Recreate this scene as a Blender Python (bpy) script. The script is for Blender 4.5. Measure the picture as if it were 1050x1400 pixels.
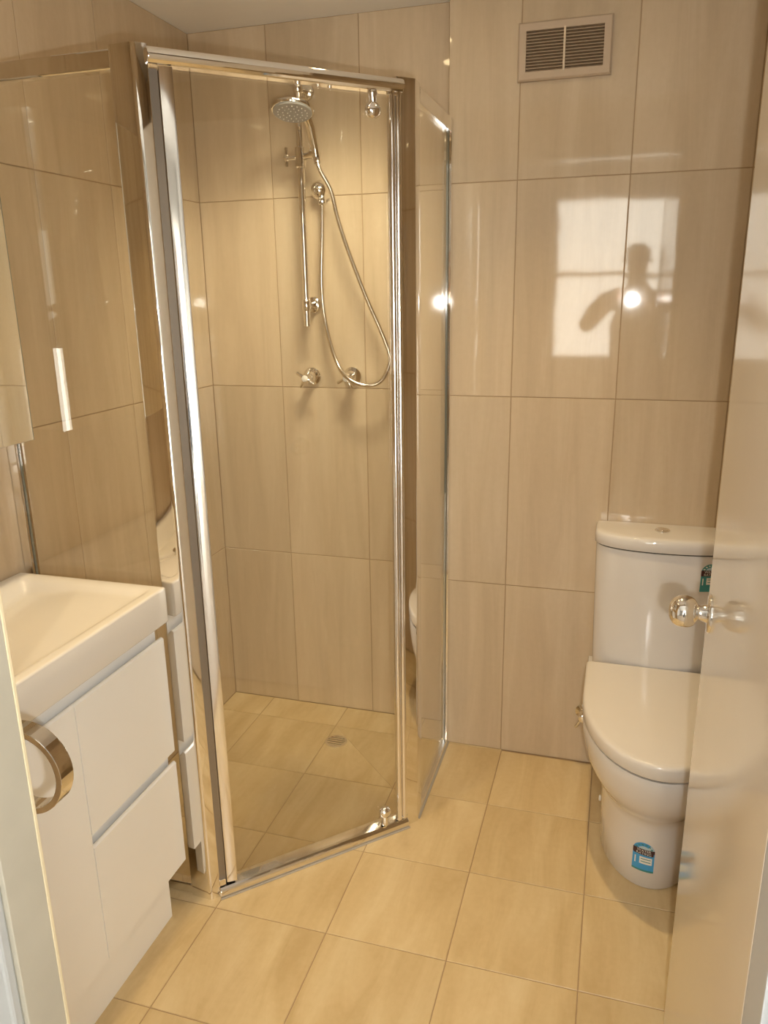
import bpy, bmesh, math, random
from mathutils import Vector, Matrix, Euler
from math import sin, cos, pi, radians
random.seed(7)
for o in list(bpy.data.objects):
    bpy.data.objects.remove(o)
SC = bpy.context.scene
COL = SC.collection

# ------------------------------------------------------------------ camera, world, light, exposure
CAM = Vector((1.3623, -2.4553, 1.5072))
YAW, PITCH, ROLL, FPX = -0.2933, -0.277, -0.0157, 1057.92
fw = Vector((sin(YAW)*cos(PITCH), cos(YAW)*cos(PITCH), sin(PITCH)))
rt = Vector((cos(YAW), -sin(YAW), 0.0))
up = rt.cross(fw)
rt2 = cos(ROLL)*rt + sin(ROLL)*up
up2 = -sin(ROLL)*rt + cos(ROLL)*up
cam = bpy.data.cameras.new('camera'); camo = bpy.data.objects.new('camera', cam); COL.objects.link(camo)
cam.sensor_fit = 'VERTICAL'; cam.sensor_height = 36.0; cam.lens = FPX/1400*36.0
cam.clip_start = 0.02
m3 = Matrix((rt2, up2, -fw)).transposed()
camo.matrix_world = Matrix.Translation(CAM) @ m3.to_4x4()
SC.camera = camo

SC.view_settings.view_transform = 'Standard'
SC.view_settings.look = 'None'
SC.view_settings.gamma = 1.0
SC.view_settings.use_curve_mapping = False
SC.view_settings.exposure = 0.1

world = bpy.data.worlds.new('sky'); SC.world = world; world.use_nodes = True
world.node_tree.nodes['Background'].inputs[0].default_value = (0.75, 0.87, 1.0, 1)
world.node_tree.nodes['Background'].inputs[1].default_value = 1.5

P_WARM = 20.0      # emission of each downlight's lamp face
P_SPOT = 46.0      # watts of each downlight's beam
P_SHOWER_FILL = 84.0    # watts of the added fill lamp tilted at the shower wall
P_FLASH = 30.0      # watts of the camera's flash
P_WINDOW = 10.5    # the bright window behind the camera
WARM = (1.0, 0.745, 0.40)
fl = bpy.data.lights.new('camera_flash', 'POINT'); fl.energy = P_FLASH; fl.color = (1.0, 0.995, 0.95); fl.shadow_soft_size = 0.012
flo = bpy.data.objects.new('camera_flash', fl); COL.objects.link(flo)
flo.location = CAM + 0.05*rt2 - 0.058*up2 + 0.01*fw

# ------------------------------------------------------------------ materials
def new_mat(name):
    m = bpy.data.materials.new(name); m.use_nodes = True
    return m, m.node_tree, m.node_tree.nodes['Principled BSDF']
def plain(name, col, rough=0.4, metal=0.0, coat=0.0, spec=0.5, noise=0.0, bump=0.0):
    m, nt, b = new_mat(name)
    b.inputs['Roughness'].default_value = rough; b.inputs['Metallic'].default_value = metal
    b.inputs['Coat Weight'].default_value = coat; b.inputs['Coat Roughness'].default_value = 0.03
    b.inputs['Specular IOR Level'].default_value = spec
    tc = nt.nodes.new('ShaderNodeTexCoord')
    n = nt.nodes.new('ShaderNodeTexNoise'); n.inputs['Scale'].default_value = 14; n.inputs['Detail'].default_value = 4
    nt.links.new(tc.outputs['Object'], n.inputs['Vector'])
    mx = nt.nodes.new('ShaderNodeMix'); mx.data_type = 'RGBA'
    mx.inputs['A'].default_value = (*[c*(1-noise) for c in col], 1); mx.inputs['B'].default_value = (*[min(1, c*(1+noise)) for c in col], 1)
    nt.links.new(n.outputs['Fac'], mx.inputs['Factor']); nt.links.new(mx.outputs['Result'], b.inputs['Base Color'])
    if bump:
        bp = nt.nodes.new('ShaderNodeBump'); bp.inputs['Strength'].default_value = bump; bp.inputs['Distance'].default_value = 0.002
        nt.links.new(n.outputs['Fac'], bp.inputs['Height']); nt.links.new(bp.outputs['Normal'], b.inputs['Normal'])
    return m
def stone_tile(name, dark, mid, light, rough, scale, wav):
    """cream vein-cut stone: soft streaks along the tile's long side, a little different on each tile"""
    m, nt, b = new_mat(name); L = nt.links.new
    tc = nt.nodes.new('ShaderNodeTexCoord'); oi = nt.nodes.new('ShaderNodeObjectInfo')
    off = nt.nodes.new('ShaderNodeVectorMath'); off.operation = 'SCALE'; off.inputs[0].default_value = (13.1, 7.7, 3.3)
    L(oi.outputs['Random'], off.inputs['Scale'])
    add = nt.nodes.new('ShaderNodeVectorMath'); add.operation = 'ADD'
    L(tc.outputs['Object'], add.inputs[0]); L(off.outputs[0], add.inputs[1])
    mp = nt.nodes.new('ShaderNodeMapping'); mp.inputs['Scale'].default_value = scale
    L(add.outputs[0], mp.inputs['Vector'])
    n1 = nt.nodes.new('ShaderNodeTexNoise'); n1.inputs['Scale'].default_value = 1.0; n1.inputs['Detail'].default_value = 5; n1.inputs['Roughness'].default_value = 0.6; n1.inputs['Distortion'].default_value = 0.6
    L(mp.outputs[0], n1.inputs['Vector'])
    n2 = nt.nodes.new('ShaderNodeTexNoise'); n2.inputs['Scale'].default_value = 60; n2.inputs['Detail'].default_value = 3
    L(add.outputs[0], n2.inputs['Vector'])
    cr = nt.nodes.new('ShaderNodeValToRGB'); e = cr.color_ramp.elements
    e[0].position = 0.28; e[0].color = (*dark, 1); e[1].position = 0.72; e[1].color = (*light, 1)
    k = e.new(0.5); k.color = (*mid, 1)
    ma = nt.nodes.new('ShaderNodeMath'); ma.operation = 'MULTIPLY_ADD'; ma.inputs[1].default_value = 0.16
    L(n2.outputs['Fac'], ma.inputs[0])
    sub = nt.nodes.new('ShaderNodeMath'); sub.operation = 'SUBTRACT'; sub.inputs[1].default_value = 0.08
    L(n1.outputs['Fac'], sub.inputs[0]); L(sub.outputs[0], ma.inputs[2])
    L(ma.outputs[0], cr.inputs['Fac'])
    # slight tone change from tile to tile
    hv = nt.nodes.new('ShaderNodeHueSaturation')
    mr = nt.nodes.new('ShaderNodeMapRange'); mr.inputs['To Min'].default_value = 0.95; mr.inputs['To Max'].default_value = 1.05
    L(oi.outputs['Random'], mr.inputs['Value']); L(mr.outputs[0], hv.inputs['Value'])
    L(cr.outputs['Color'], hv.inputs['Color']); L(hv.outputs['Color'], b.inputs['Base Color'])
    b.inputs['Roughness'].default_value = rough
    # faint waviness of the polish
    n3 = nt.nodes.new('ShaderNodeTexNoise'); n3.inputs['Scale'].default_value = 9; n3.inputs['Detail'].default_value = 2
    L(add.outputs[0], n3.inputs['Vector'])
    bp = nt.nodes.new('ShaderNodeBump'); bp.inputs['Strength'].default_value = wav; bp.inputs['Distance'].default_value = 0.01
    L(n3.outputs['Fac'], bp.inputs['Height']); L(bp.outputs['Normal'], b.inputs['Normal'])
    return m
def glass_mat(name, tint, ior=1.5):
    m = bpy.data.materials.new(name); m.use_nodes = True; nt = m.node_tree; L = nt.links.new
    nt.nodes.remove(nt.nodes['Principled BSDF']); out = nt.nodes['Material Output']
    geo = nt.nodes.new('ShaderNodeNewGeometry')
    mi = nt.nodes.new('ShaderNodeMapRange'); mi.inputs['To Min'].default_value = ior; mi.inputs['To Max'].default_value = 1/ior
    L(geo.outputs['Backfacing'], mi.inputs['Value'])
    fr = nt.nodes.new('ShaderNodeFresnel'); L(mi.outputs[0], fr.inputs['IOR'])
    tr = nt.nodes.new('ShaderNodeBsdfTransparent'); tr.inputs['Color'].default_value = (*tint, 1)
    gl = nt.nodes.new('ShaderNodeBsdfGlossy'); gl.inputs['Roughness'].default_value = 0.0; gl.inputs['Color'].default_value = (1, 1, 1, 1)
    mx = nt.nodes.new('ShaderNodeMixShader'); L(fr.outputs[0], mx.inputs[0]); L(tr.outputs[0], mx.inputs[1]); L(gl.outputs[0], mx.inputs[2])
    L(mx.outputs[0], out.inputs['Surface'])
    return m
def emit(name, col, s):
    m = bpy.data.materials.new(name); m.use_nodes = True; nt = m.node_tree
    nt.nodes.remove(nt.nodes['Principled BSDF'])
    e = nt.nodes.new('ShaderNodeEmission'); e.inputs[0].default_value = (*col, 1); e.inputs[1].default_value = s
    nt.links.new(e.outputs[0], nt.nodes['Material Output'].inputs['Surface'])
    return m
WT = ((0.55, 0.43, 0.29), (0.61, 0.483, 0.33), (0.665, 0.54, 0.38))
M = {
 'wall_tile': stone_tile('polished_stone_tile', *WT, 0.045, (15, 15, 1.5), 0.02),
 'floor_tile': stone_tile('honed_stone_tile', (0.53, 0.385, 0.195), (0.625, 0.475, 0.26), (0.70, 0.56, 0.335), 0.36, (11, 2.2, 11), 0.01),
 'grout': plain('tan_grout', (0.40, 0.275, 0.16), 0.8, noise=0.1),
 'ceiling': plain('ceiling_paint', (0.86, 0.83, 0.78), 0.85, noise=0.02),
 'paint': plain('white_wall_paint', (0.62, 0.61, 0.59), 0.6, noise=0.02),
 'enamel': plain('white_enamel', (0.80, 0.79, 0.77), 0.16, noise=0.02),
 'architrave': plain('white_gloss_architrave', (0.50, 0.52, 0.53), 0.3, noise=0.02),
 'door': plain('semi_gloss_door_paint', (0.80, 0.72, 0.61), 0.085, noise=0.01),
 'jamb': plain('cream_weathered_paint', (0.51, 0.48, 0.40), 0.5, noise=0.10, bump=0.1),
 'jamb_edge': plain('cream_bevel_edge', (0.80, 0.70, 0.48), 0.4, noise=0.03),
 'porcelain': plain('white_porcelain', (0.80, 0.765, 0.73), 0.06, coat=0.5, noise=0.01),
 'basin': plain('white_basin_ceramic', (0.84, 0.81, 0.76), 0.07, coat=0.4, noise=0.01),
 'seat': plain('white_seat_plastic', (0.82, 0.77, 0.71), 0.14, noise=0.01),
 'cabinet': plain('white_cabinet_paint', (0.92, 0.91, 0.88), 0.25, noise=0.01),
 'rail_white': plain('pale_grey_finger_rail', (0.90, 0.90, 0.89), 0.3, noise=0.01),
 'chrome': plain('chrome', (0.88, 0.86, 0.83), 0.04, metal=1.0, noise=0.01),
 'alu': plain('bright_polished_aluminium', (0.90, 0.88, 0.86), 0.10, metal=1.0, noise=0.01),
 'grey_alu': plain('grey_jamb_channel', (0.30, 0.27, 0.24), 0.3, metal=0.7, noise=0.03),
 'hose': plain('ribbed_chrome_hose', (0.72, 0.66, 0.58), 0.22, metal=1.0, noise=0.05),
 'face': plain('grey_spray_face', (0.42, 0.41, 0.39), 0.4, noise=0.15),
 'dark': plain('painted_gap_shade', (0.03, 0.025, 0.02), 0.7, noise=0.1),  # near-black colour standing in for the shade inside gaps
 'vent': plain('beige_vent_plastic', (0.52, 0.405, 0.29), 0.5, noise=0.03),
 'mullion': plain('pale_vent_mullion', (0.70, 0.58, 0.43), 0.4, noise=0.03),
 'vent_back': plain('brown_duct', (0.22, 0.145, 0.08), 0.9, noise=0.1),
 'glass': glass_mat('clear_shower_glass', (0.988, 0.982, 0.955)),
 'glass_edge': plain('green_glass_edge', (0.22, 0.23, 0.19), 0.15, noise=0.05),
 'mirror': plain('mirror_silver', (0.93, 0.93, 0.90), 0.0, metal=1.0, noise=0.0),
 'blue': plain('blue_sticker_print', (0.07, 0.38, 0.74), 0.4, noise=0.04),
 'teal': plain('teal_sticker_print', (0.06, 0.30, 0.30), 0.4, noise=0.04),
 'ink': plain('dark_print', (0.06, 0.02, 0.025), 0.4, noise=0.05),
 'white_print': plain('white_print', (0.85, 0.83, 0.78), 0.4, noise=0.02),
 'pale_print': plain('pale_blue_print', (0.50, 0.66, 0.72), 0.4, noise=0.02),
 'silicone': plain('grey_silicone', (0.42, 0.38, 0.33), 0.4, noise=0.05),
 'hall_floor': plain('hall_floor', (0.45, 0.36, 0.27), 0.5, noise=0.1),
 'bulb': emit('downlight_glow', WARM, P_WARM),
 'dim_pane': emit('dim_pane_glow', (1.0, 0.93, 0.76), P_WINDOW*0.17),  # weaker glow for the added window's upper pane, tuned for reflections
 'window': emit('daylight_pane', (1.0, 0.97, 0.86), P_WINDOW),
}

# ------------------------------------------------------------------ mesh helpers
class MB:
    def __init__(s): s.bm = bmesh.new()
    def box(s, a, b):
        x0, y0, z0 = a; x1, y1, z1 = b
        v = [s.bm.verts.new(p) for p in ((x0,y0,z0),(x1,y0,z0),(x1,y1,z0),(x0,y1,z0),(x0,y0,z1),(x1,y0,z1),(x1,y1,z1),(x0,y1,z1))]
        for f in ((0,3,2,1),(4,5,6,7),(0,1,5,4),(1,2,6,5),(2,3,7,6),(3,0,4,7)): s.bm.faces.new([v[i] for i in f])
        return s
    def loft(s, rings, cap0=True, cap1=True, closed=True):
        R = [[s.bm.verts.new(p) for p in r] for r in rings]; n = len(R[0])
        for a, b in zip(R[:-1], R[1:]):
            for i in range(n if closed else n-1):
                j = (i+1) % n; s.bm.faces.new((a[i], a[j], b[j], b[i]))
        if cap0: s.bm.faces.new(R[0][::-1])
        if cap1: s.bm.faces.new(R[-1])
        return s
    def prism(s, poly, z0, z1):
        return s.loft([[(x, y, z0) for x, y in poly], [(x, y, z1) for x, y in poly]])
    def tube(s, pts, r, n=12, caps=True):
        pts = [Vector(p) for p in pts]; rs = r if isinstance(r, (list, tuple)) else [r]*len(pts)
        rings = []; prev = None
        for i, p in enumerate(pts):
            t = (pts[min(i+1, len(pts)-1)] - pts[max(i-1, 0)]).normalized()
            if prev is None:
                a = Vector((0, 0, 1)) if abs(t.z) < 0.9 else Vector((1, 0, 0))
                u = t.cross(a).normalized()
            else:
                u = (prev - t*prev.dot(t)).normalized()
            prev = u; w = t.cross(u)
            rings.append([p + rs[i]*(cos(2*pi*k/n)*u + sin(2*pi*k/n)*w) for k in range(n)])
        return s.loft(rings, caps, caps)
    def lathe(s, base, axis, prof, n=24):
        """prof: list of (distance along axis, radius)"""
        base = Vector(base); ax = Vector(axis).normalized()
        a = Vector((0, 0, 1)) if abs(ax.z) < 0.9 else Vector((1, 0, 0))
        u = ax.cross(a).normalized(); w = ax.cross(u)
        rings = [[base + ax*d + max(r, 1e-4)*(cos(2*pi*k/n)*u + sin(2*pi*k/n)*w) for k in range(n)] for d, r in prof]
        return s.loft(rings)
    def build(s, name, m, parent=None, smooth=False, bevel=0.0, seg=2, angle=35):
        bmesh.ops.recalc_face_normals(s.bm, faces=s.bm.faces)
        if bevel:
            ed = [e for e in s.bm.edges if len(e.link_faces) == 2 and e.calc_face_angle(0) > radians(25)]
            bmesh.ops.bevel(s.bm, geom=ed, offset=bevel, segments=seg, affect='EDGES', profile=0.5, clamp_overlap=True)
        me = bpy.data.meshes.new(name); s.bm.to_mesh(me); s.bm.free()
        me.materials.append(M[m] if isinstance(m, str) else m)
        if smooth:
            me.polygons.foreach_set('use_smooth', [True]*len(me.polygons))
            me.set_sharp_from_angle(angle=radians(angle))
        o = bpy.data.objects.new(name, me); COL.objects.link(o)
        if parent: attach(o, parent)
        return o
def wpos(o):
    """world position of an object that is only ever translated"""
    if o.parent is None: return o.location.copy()
    return wpos(o.parent) + o.matrix_parent_inverse.translation + o.location
def attach(o, parent):
    o.parent = parent
    o.matrix_parent_inverse = Matrix.Translation(-wpos(parent))
def thing(name, label, cat, loc=(0, 0, 0), group=None):
    o = bpy.data.objects.new(name, None); COL.objects.link(o); o.location = loc; o.empty_display_size = 0.05
    o['label'] = label; o['category'] = cat
    if group: o['group'] = group
    return o
def struct(o): o['kind'] = 'structure'; return o

_tiles = {}
def tile_mesh(w, h, t, mat, ax):
    """chamfered slab; ax = 'x','y','z' is its face normal, long side along z (or y for floors)"""
    key = (round(w, 4), round(h, 4), mat, ax)
    if key in _tiles: return _tiles[key]
    c = 0.0010; bm = bmesh.new(); W, H = w/2, h/2
    def P(a, b, d):
        if ax == 'y+': return (a, d, b)       # face towards -Y, d measured into the wall
        if ax == 'x+': return (-d, a, b)      # face towards +X
        if ax == 'x-': return (d, a, b)
        if ax == 'z+': return (a, b, -d)
        if ax == 'y-': return (a, -d, b)
    rings = [[P(sx*(W-c), sy*(H-c), 0) for sx, sy in ((-1,-1),(1,-1),(1,1),(-1,1))],
             [P(sx*W, sy*H, c) for sx, sy in ((-1,-1),(1,-1),(1,1),(-1,1))],
             [P(sx*W, sy*H, t) for sx, sy in ((-1,-1),(1,-1),(1,1),(-1,1))]]
    R = [[bm.verts.new(p) for p in r] for r in rings]
    for a, b in zip(R[:-1], R[1:]):
        for i in range(4): bm.faces.new((a[i], a[(i+1) % 4], b[(i+1) % 4], b[i]))
    bm.faces.new(R[0])
    bmesh.ops.recalc_face_normals(bm, faces=bm.faces)
    # make the face look outward
    bm.faces.ensure_lookup_table()
    f = bm.faces[-1]; want = {'y+': (0,-1,0), 'x+': (1,0,0), 'x-': (-1,0,0), 'z+': (0,0,1), 'y-': (0,1,0)}[ax]
    if f.normal.dot(Vector(want)) < 0: bmesh.ops.reverse_faces(bm, faces=bm.faces)
    me = bpy.data.meshes.new('tile'); bm.to_mesh(me); bm.free(); me.materials.append(M[mat])
    _tiles[key] = me
    return me
G = 0.0024
def tile(parent, cx, cy, cz, w, h, mat, ax):
    if w < 0.012 or h < 0.012: return
    o = bpy.data.objects.new('tile', tile_mesh(w-G, h-G, 0.008, mat, ax)); COL.objects.link(o)
    j = 0.0022
    if mat == 'wall_tile': o.rotation_euler = ((random.random()-.5)*j, (random.random()-.5)*j if ax != 'y+' else 0, (random.random()-.5)*j if ax[0] == 'y' else 0)
    o.location = (cx, cy, cz); attach(o, parent)
    return o
def spans(j, a, b):
    c = [a] + [x for x in sorted(j) if a < x < b] + [b]
    return list(zip(c[:-1], c[1:]))
CEIL = 2.295
ROWS = spans([0.6, 1.2, 1.8], 0, CEIL)
REC = 0.0018                                    # joints lie this deep

# ------------------------------------------------------------------ room shell
XL, XR, YS, XS = 0.0, 1.95, -0.127, 0.865        # left wall, right wall, stepped wall plane, step corner
YN, YH = -1.80, -1.862                            # bathroom side and hall side of the doorway wall
fj_x = [0.165+0.3*i for i in range(7)]; fj_y = [-0.132-0.298*i for i in range(7)]
floor = struct(MB().box((-0.1, YH, -0.12), (XR+0.1, 0.1, -REC)).build('floor', 'grout'))
for x0, x1 in spans(fj_x, XL, XR):
    for y0, y1 in spans(fj_y, YN, 0):
        if x0 >= XS-0.2 and x0 > 0.8 and y0 >= YS-0.01: continue
        # the tile in front of the drain is cut along the fall line to the corner of the shower
        if abs(x0-0.465) < .01 and abs(y0+0.43) < .01:
            for tri in (((0,0),(1,0),(0,1)), ((1,0),(1,1),(0,1))):
                g = G/2
                pts = [(x0+g+(x1-x0-2*g)*a, y0+g+(y1-y0-2*g)*b) for a, b in tri]
                cx = sum(p[0] for p in pts)/3; cy = sum(p[1] for p in pts)/3
                pts = [(cx+(px-cx)*0.994-0.0, cy+(py-cy)*0.994) for px, py in pts]
                o = MB().prism([(a-cx, b-cy) for a, b in pts], -0.008, 0).build('tile', 'floor_tile'); o.location = (cx, cy, 0); attach(o, floor)
        else:
            tile(floor, (x0+x1)/2, (y0+y1)/2, 0, x1-x0, y1-y0, 'floor_tile', 'z+')
wl = struct(MB().box((-0.12, YH, -0.12), (-REC, 0.12, CEIL+.1)).build('wall_left', 'grout'))
for a, b in spans([-0.18-0.3*i for i in range(6)], YN, 0):
    for z0, z1 in ROWS: tile(wl, 0, (a+b)/2, (z0+z1)/2, b-a, z1-z0, 'wall_tile', 'x+')
wb = struct(MB().box((-0.1, REC, -0.12), (XS+.05, 0.14, CEIL+.1)).box((XS+REC, YS+REC, -0.12), (XR+.1, 0.14, CEIL+.1)).build('wall_back', 'grout'))
for a, b in spans([0.265, 0.565], 0, XS):
    for z0, z1 in ROWS: tile(wb, (a+b)/2, 0, (z0+z1)/2, b-a, z1-z0, 'wall_tile', 'y+')
for a, b in spans([1.061, 1.361, 1.661], XS, XR):
    for z0, z1 in ROWS: tile(wb, (a+b)/2, YS, (z0+z1)/2, b-a, z1-z0, 'wall_tile', 'y+')
for z0, z1 in ROWS: tile(wb, XS, YS/2+.004, (z0+z1)/2, -YS-.010, z1-z0, 'wall_tile', 'x-')
wr = struct(MB().box((XR+REC, YH, -0.12), (XR+.12, 0.1, CEIL+.1)).build('wall_right', 'grout'))
for a, b in spans([-0.33-0.3*i for i in range(6)], YN, YS):
    for z0, z1 in ROWS: tile(wr, XR, (a+b)/2, (z0+z1)/2, b-a, z1-z0, 'wall_tile', 'x-')
struct(MB().box((-.1, YN, CEIL), (XR+.1, .1, CEIL+.1)).build('ceiling', 'ceiling'))
# doorway wall: a stub left of the opening, the hinge side right of it, the head above
SX, JX = 0.7105, 1.517
wf = struct(MB().box((-.1, YH, 0), (SX-.012, YN-.0089, 2.6)).box((JX+.012, YH, 0), (XR+.1, YN-.0089, 2.6)).box((SX-.012, YH, 2.10), (JX+.012, YN-.0089, 2.6)).build('wall_front', 'paint'))
MB().box((0.001, YN-.009, 0), (SX-.013, YN-REC, CEIL)).box((JX+.013, YN-.009, 0), (XR-.001, YN-REC, CEIL)).box((SX-.013, YN-.009, 2.11), (JX+.013, YN-REC, CEIL)).build('grout_bed', 'grout', wf)
for a, b in spans([0.135, 0.435], 0.003, SX-.014) + spans([1.661], JX+.014, XR-.003):
    for z0, z1 in ROWS: tile(wf, (a+b)/2, YN, (z0+z1)/2, b-a, z1-z0, 'wall_tile', 'y-')
for a, b in spans([0.9, 1.2], SX-.014, JX+.014): tile(wf, (a+b)/2, YN, (2.11+CEIL)/2, b-a, CEIL-2.11, 'wall_tile', 'y-')
tr = struct(MB().box((SX-.012, YH, 0), (SX, YN-.0035, 2.09)).build('trim_1', 'jamb', bevel=0.001))
MB().box((SX-.014, YN-.0035, 0), (SX+.0005, YN+.002, 2.09)).build('edge_strip', 'jamb_edge', tr, bevel=0.0012)
struct(MB().box((JX, YH, 0), (JX+.012, YN, 2.09)).build('trim_2', 'architrave', bevel=0.001))
struct(MB().box((SX-.012, YH, 2.09), (JX+.012, YN, 2.10)).build('trim_3', 'enamel'))
for k, (a, b) in enumerate(((SX-.075, SX-.006), (JX+.006, JX+.075))):
    struct(MB().box((a, YH-.016, 0), (b, YH, 2.15)).build('trim_%d' % (4+k), 'architrave', bevel=0.004))
# hall behind the camera
HX0, HX1, HY = -0.6, 3.9, -5.0
struct(MB().box((HX0, HY, -.12), (HX1, YH, 0)).build('floor_hall', 'hall_floor'))
struct(MB().box((HX0, HY, 2.5), (HX1, YH, 2.6)).build('ceiling_hall', 'paint'))
struct(MB().box((HX0-.1, HY-.1, -.12), (HX0, YH, 2.6)).build('wall_hall_left', 'paint'))
struct(MB().box((HX1, HY-.1, -.12), (HX1+.1, YH, 2.6)).build('wall_hall_right', 'paint'))
struct(MB().box((HX0-.1, YH-.001, -.12), (-.1, YH+.1, 2.6)).box((XR+.1, YH-.001, -.12), (HX1+.1, YH+.1, 2.6)).build('wall_hall_front', 'paint'))
W1 = (0.80, 1.72, 0.93, 2.22); W2 = (2.2, 3.7, 0.02, 2.02)
def window(n, x0, x1, z0, z1, y, bars, mats):
    f = MB(); t = .05
    f.box((x0-t, y, z0-t), (x1+t, y+.04, z0)).box((x0-t, y, z1), (x1+t, y+.04, z1+t)).box((x0-t, y, z0), (x0, y+.04, z1)).box((x1, y, z0), (x1+t, y+.04, z1))
    for kind, v in bars:
        if kind == 'h': f.box((x0, y+.005, v-.02), (x1, y+.035, v+.02))
        else: f.box((v-.02, y+.005, z0), (v+.02, y+.035, z1))
    w = struct(f.build('window_%d' % n, 'enamel'))
    zs = [z0] + [v for kind, v in bars if kind == 'h'] + [z1]
    for k, (a, b) in enumerate(zip(zs[:-1], zs[1:])):
        MB().box((x0, y+.004, a), (x1, y+.010, b)).build('pane', mats[k], w)
    return w
m = MB()
xs = [HX0-.1, W1[0], W1[1], W2[0], W2[1], HX1+.1]
m.box((HX0-.1, HY-.1, -.12), (W1[0], HY, 2.6)).box((W1[0], HY-.1, -.12), (W1[1], HY, W1[2])).box((W1[0], HY-.1, W1[3]), (W1[1], HY, 2.6))
m.box((W1[1], HY-.1, -.12), (W2[0], HY, 2.6)).box((W2[0], HY-.1, -.12), (W2[1], HY, W2[2])).box((W2[0], HY-.1, W2[3]), (W2[1], HY, 2.6)).box((W2[1], HY-.1, -.12), (HX1+.1, HY, 2.6))
struct(m.build('wall_hall_rear', 'paint'))
window(1, *W1, HY-.03, [('h', 1.62)], ('window', 'window'))
window(2, *W2, HY-.03, [('h', 1.12)], ('window', 'dim_pane'))  # added window, its glow sized for reflections in the mirror and door stile

# ------------------------------------------------------------------ ceiling lights of the bathroom
def downlight(x, y, label, power=P_SPOT, aim=(0, 0, -1), col=WARM, cone=84, soft=.03):
    t = thing('downlight', label, 'light', (x, y, CEIL), 'recessed warm downlights in the ceiling')
    prof = [(0.0, .036), (0.0, .055), (0.006, .052), (0.008, .042), (0.004, .036)]
    MB().lathe((x, y, CEIL), (0, 0, -1), [(0, .055), (.004, .055), (.007, .048), (.007, .044)]).build('trim_ring', 'enamel', t, smooth=True)
    MB().lathe((x, y, CEIL-.0072), (0, 0, -1), [(0, .042), (.002, .040), (.004, .030), (.005, .0)]).build('lamp', 'bulb', t, smooth=True)
    b = bpy.data.lights.new('beam', 'SPOT'); b.energy = power; b.color = col; b.shadow_soft_size = soft; b.spot_size = radians(cone); b.spot_blend = 1.0
    bo_ = bpy.data.objects.new('beam', b); COL.objects.link(bo_); bo_.location = (x, y, CEIL-.016); bo_.rotation_euler = Vector(aim).to_track_quat('-Z', 'Y').to_euler(); attach(bo_, t)
downlight(1.18, -0.62, 'warm ceiling downlight above the open floor beside the shower screen')
downlight(0.39, -1.32, 'warm ceiling downlight above the front edge of the vanity basin')

downlight(0.74, -0.56, 'added fill downlight inside the shower, tilted to brighten its tiled back wall', P_SHOWER_FILL, (-0.42, 0.50, -0.95), (1.0, 0.91, 0.68), 80, .16)  # added fill lamp, not a known fitting; lifts the shower's back wall

# ------------------------------------------------------------------ bathroom door, opened into the room
dA, dB = Vector((1.5175, -1.796)), Vector((1.5395, -1.088))
de = (dB-dA).normalized(); dn = Vector((de.y, -de.x))   # dn points away from the camera side (+X)
def dpt(s, t): p = dA + de*s + dn*t; return (p.x, p.y)
dlen = (dB-dA).length
door = struct(MB().prism([dpt(0, 0), dpt(dlen, 0), dpt(dlen, .036), dpt(0, .036)], 0.012, 2.06).build('door_1', 'door', bevel=0.0015))
kx, kz = dlen-.058, 0.978
def knob(side):
    b = dpt(kx, 0 if side < 0 else .036); ax = (dn.x*side, dn.y*side, 0)
    kn = MB().lathe((b[0], b[1], kz), ax, [(0, .033), (.003, .033), (.005, .031), (.006, .016), (.016, .0125), (.020, .013), (.0225, .018), (.026, .0225), (.031, .0258), (.038, .0275), (.046, .0275), (.053, .0255), (.059, .0215), (.063, .0165), (.0655, .010), (.0665, .0)], 32).build('door_knob', 'chrome', door, smooth=True, angle=50)
knob(-1); knob(1)
lp = MB(); a = dpt(dlen+.0008, .007); b = dpt(dlen+.0008, .029)
lp.prism([dpt(dlen-.001, .007), dpt(dlen+.001, .007), dpt(dlen+.001, .029), dpt(dlen-.001, .029)], kz-.035, kz+.035).build('latch_plate', 'chrome', door)

# ------------------------------------------------------------------ shower screen
def fillet(poly, k=6):
    """poly: (x, y, r); each corner with r is rounded"""
    out = []; N = len(poly)
    for i, (x, y, r) in enumerate(poly):
        if not r: out.append((x, y)); continue
        p = Vector((x, y)); a = (Vector(poly[i-1][:2])-p).normalized(); b = (Vector(poly[(i+1) % N][:2])-p).normalized()
        th = math.acos(max(-1, min(1, a.dot(b)))); d = r/math.tan(th/2)
        c = p + (a+b).normalized()*(r/sin(th/2)); u = p+a*d-c; w = p+b*d-c
        ang = u.angle(w); 
        for j in range(k+1):
            t = j/k; v = (u*sin((1-t)*ang)+w*sin(t*ang))/sin(ang); out.append((c.x+v.x, c.y+v.y))
    return out
A = Vector((0.446, -0.995)); B = Vector((0.860, -0.577)); e = (B-A).normalized(); n = Vector((e.y, -e.x))   # n outward, towards the room
def sp(s, t): p = A + e*s + n*t; return (p.x, p.y)
dl = (B-A).length
H = 1.966
scr = thing('shower_screen', 'chrome framed corner shower screen with clear glass panels and angled pivot door', 'shower screen', (0.5, -0.6, 0))
YP = -0.985; XP = 0.869
MB().prism(fillet([(0.384, -1.003, .003), (0.4395, -1.006, .016), (0.4590, -0.9865, .004), (0.4535, -0.973, 0), (0.437, -0.958, .004), (0.384, -0.968, .003)]), 0.0, H+.005).build('corner_post', 'chrome', scr, smooth=True, angle=25)
MB().prism(fillet([(0.836, -0.588, .003), (0.8440, -0.5965, .004), (0.8800, -0.5605, .010), (0.880, -0.515, .003), (0.858, -0.515, .003), (0.846, -0.556, 0), (0.829, -0.578, .003)]), 0.0, H+.005).build('corner_post', 'chrome', scr, smooth=True, angle=25)
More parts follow.
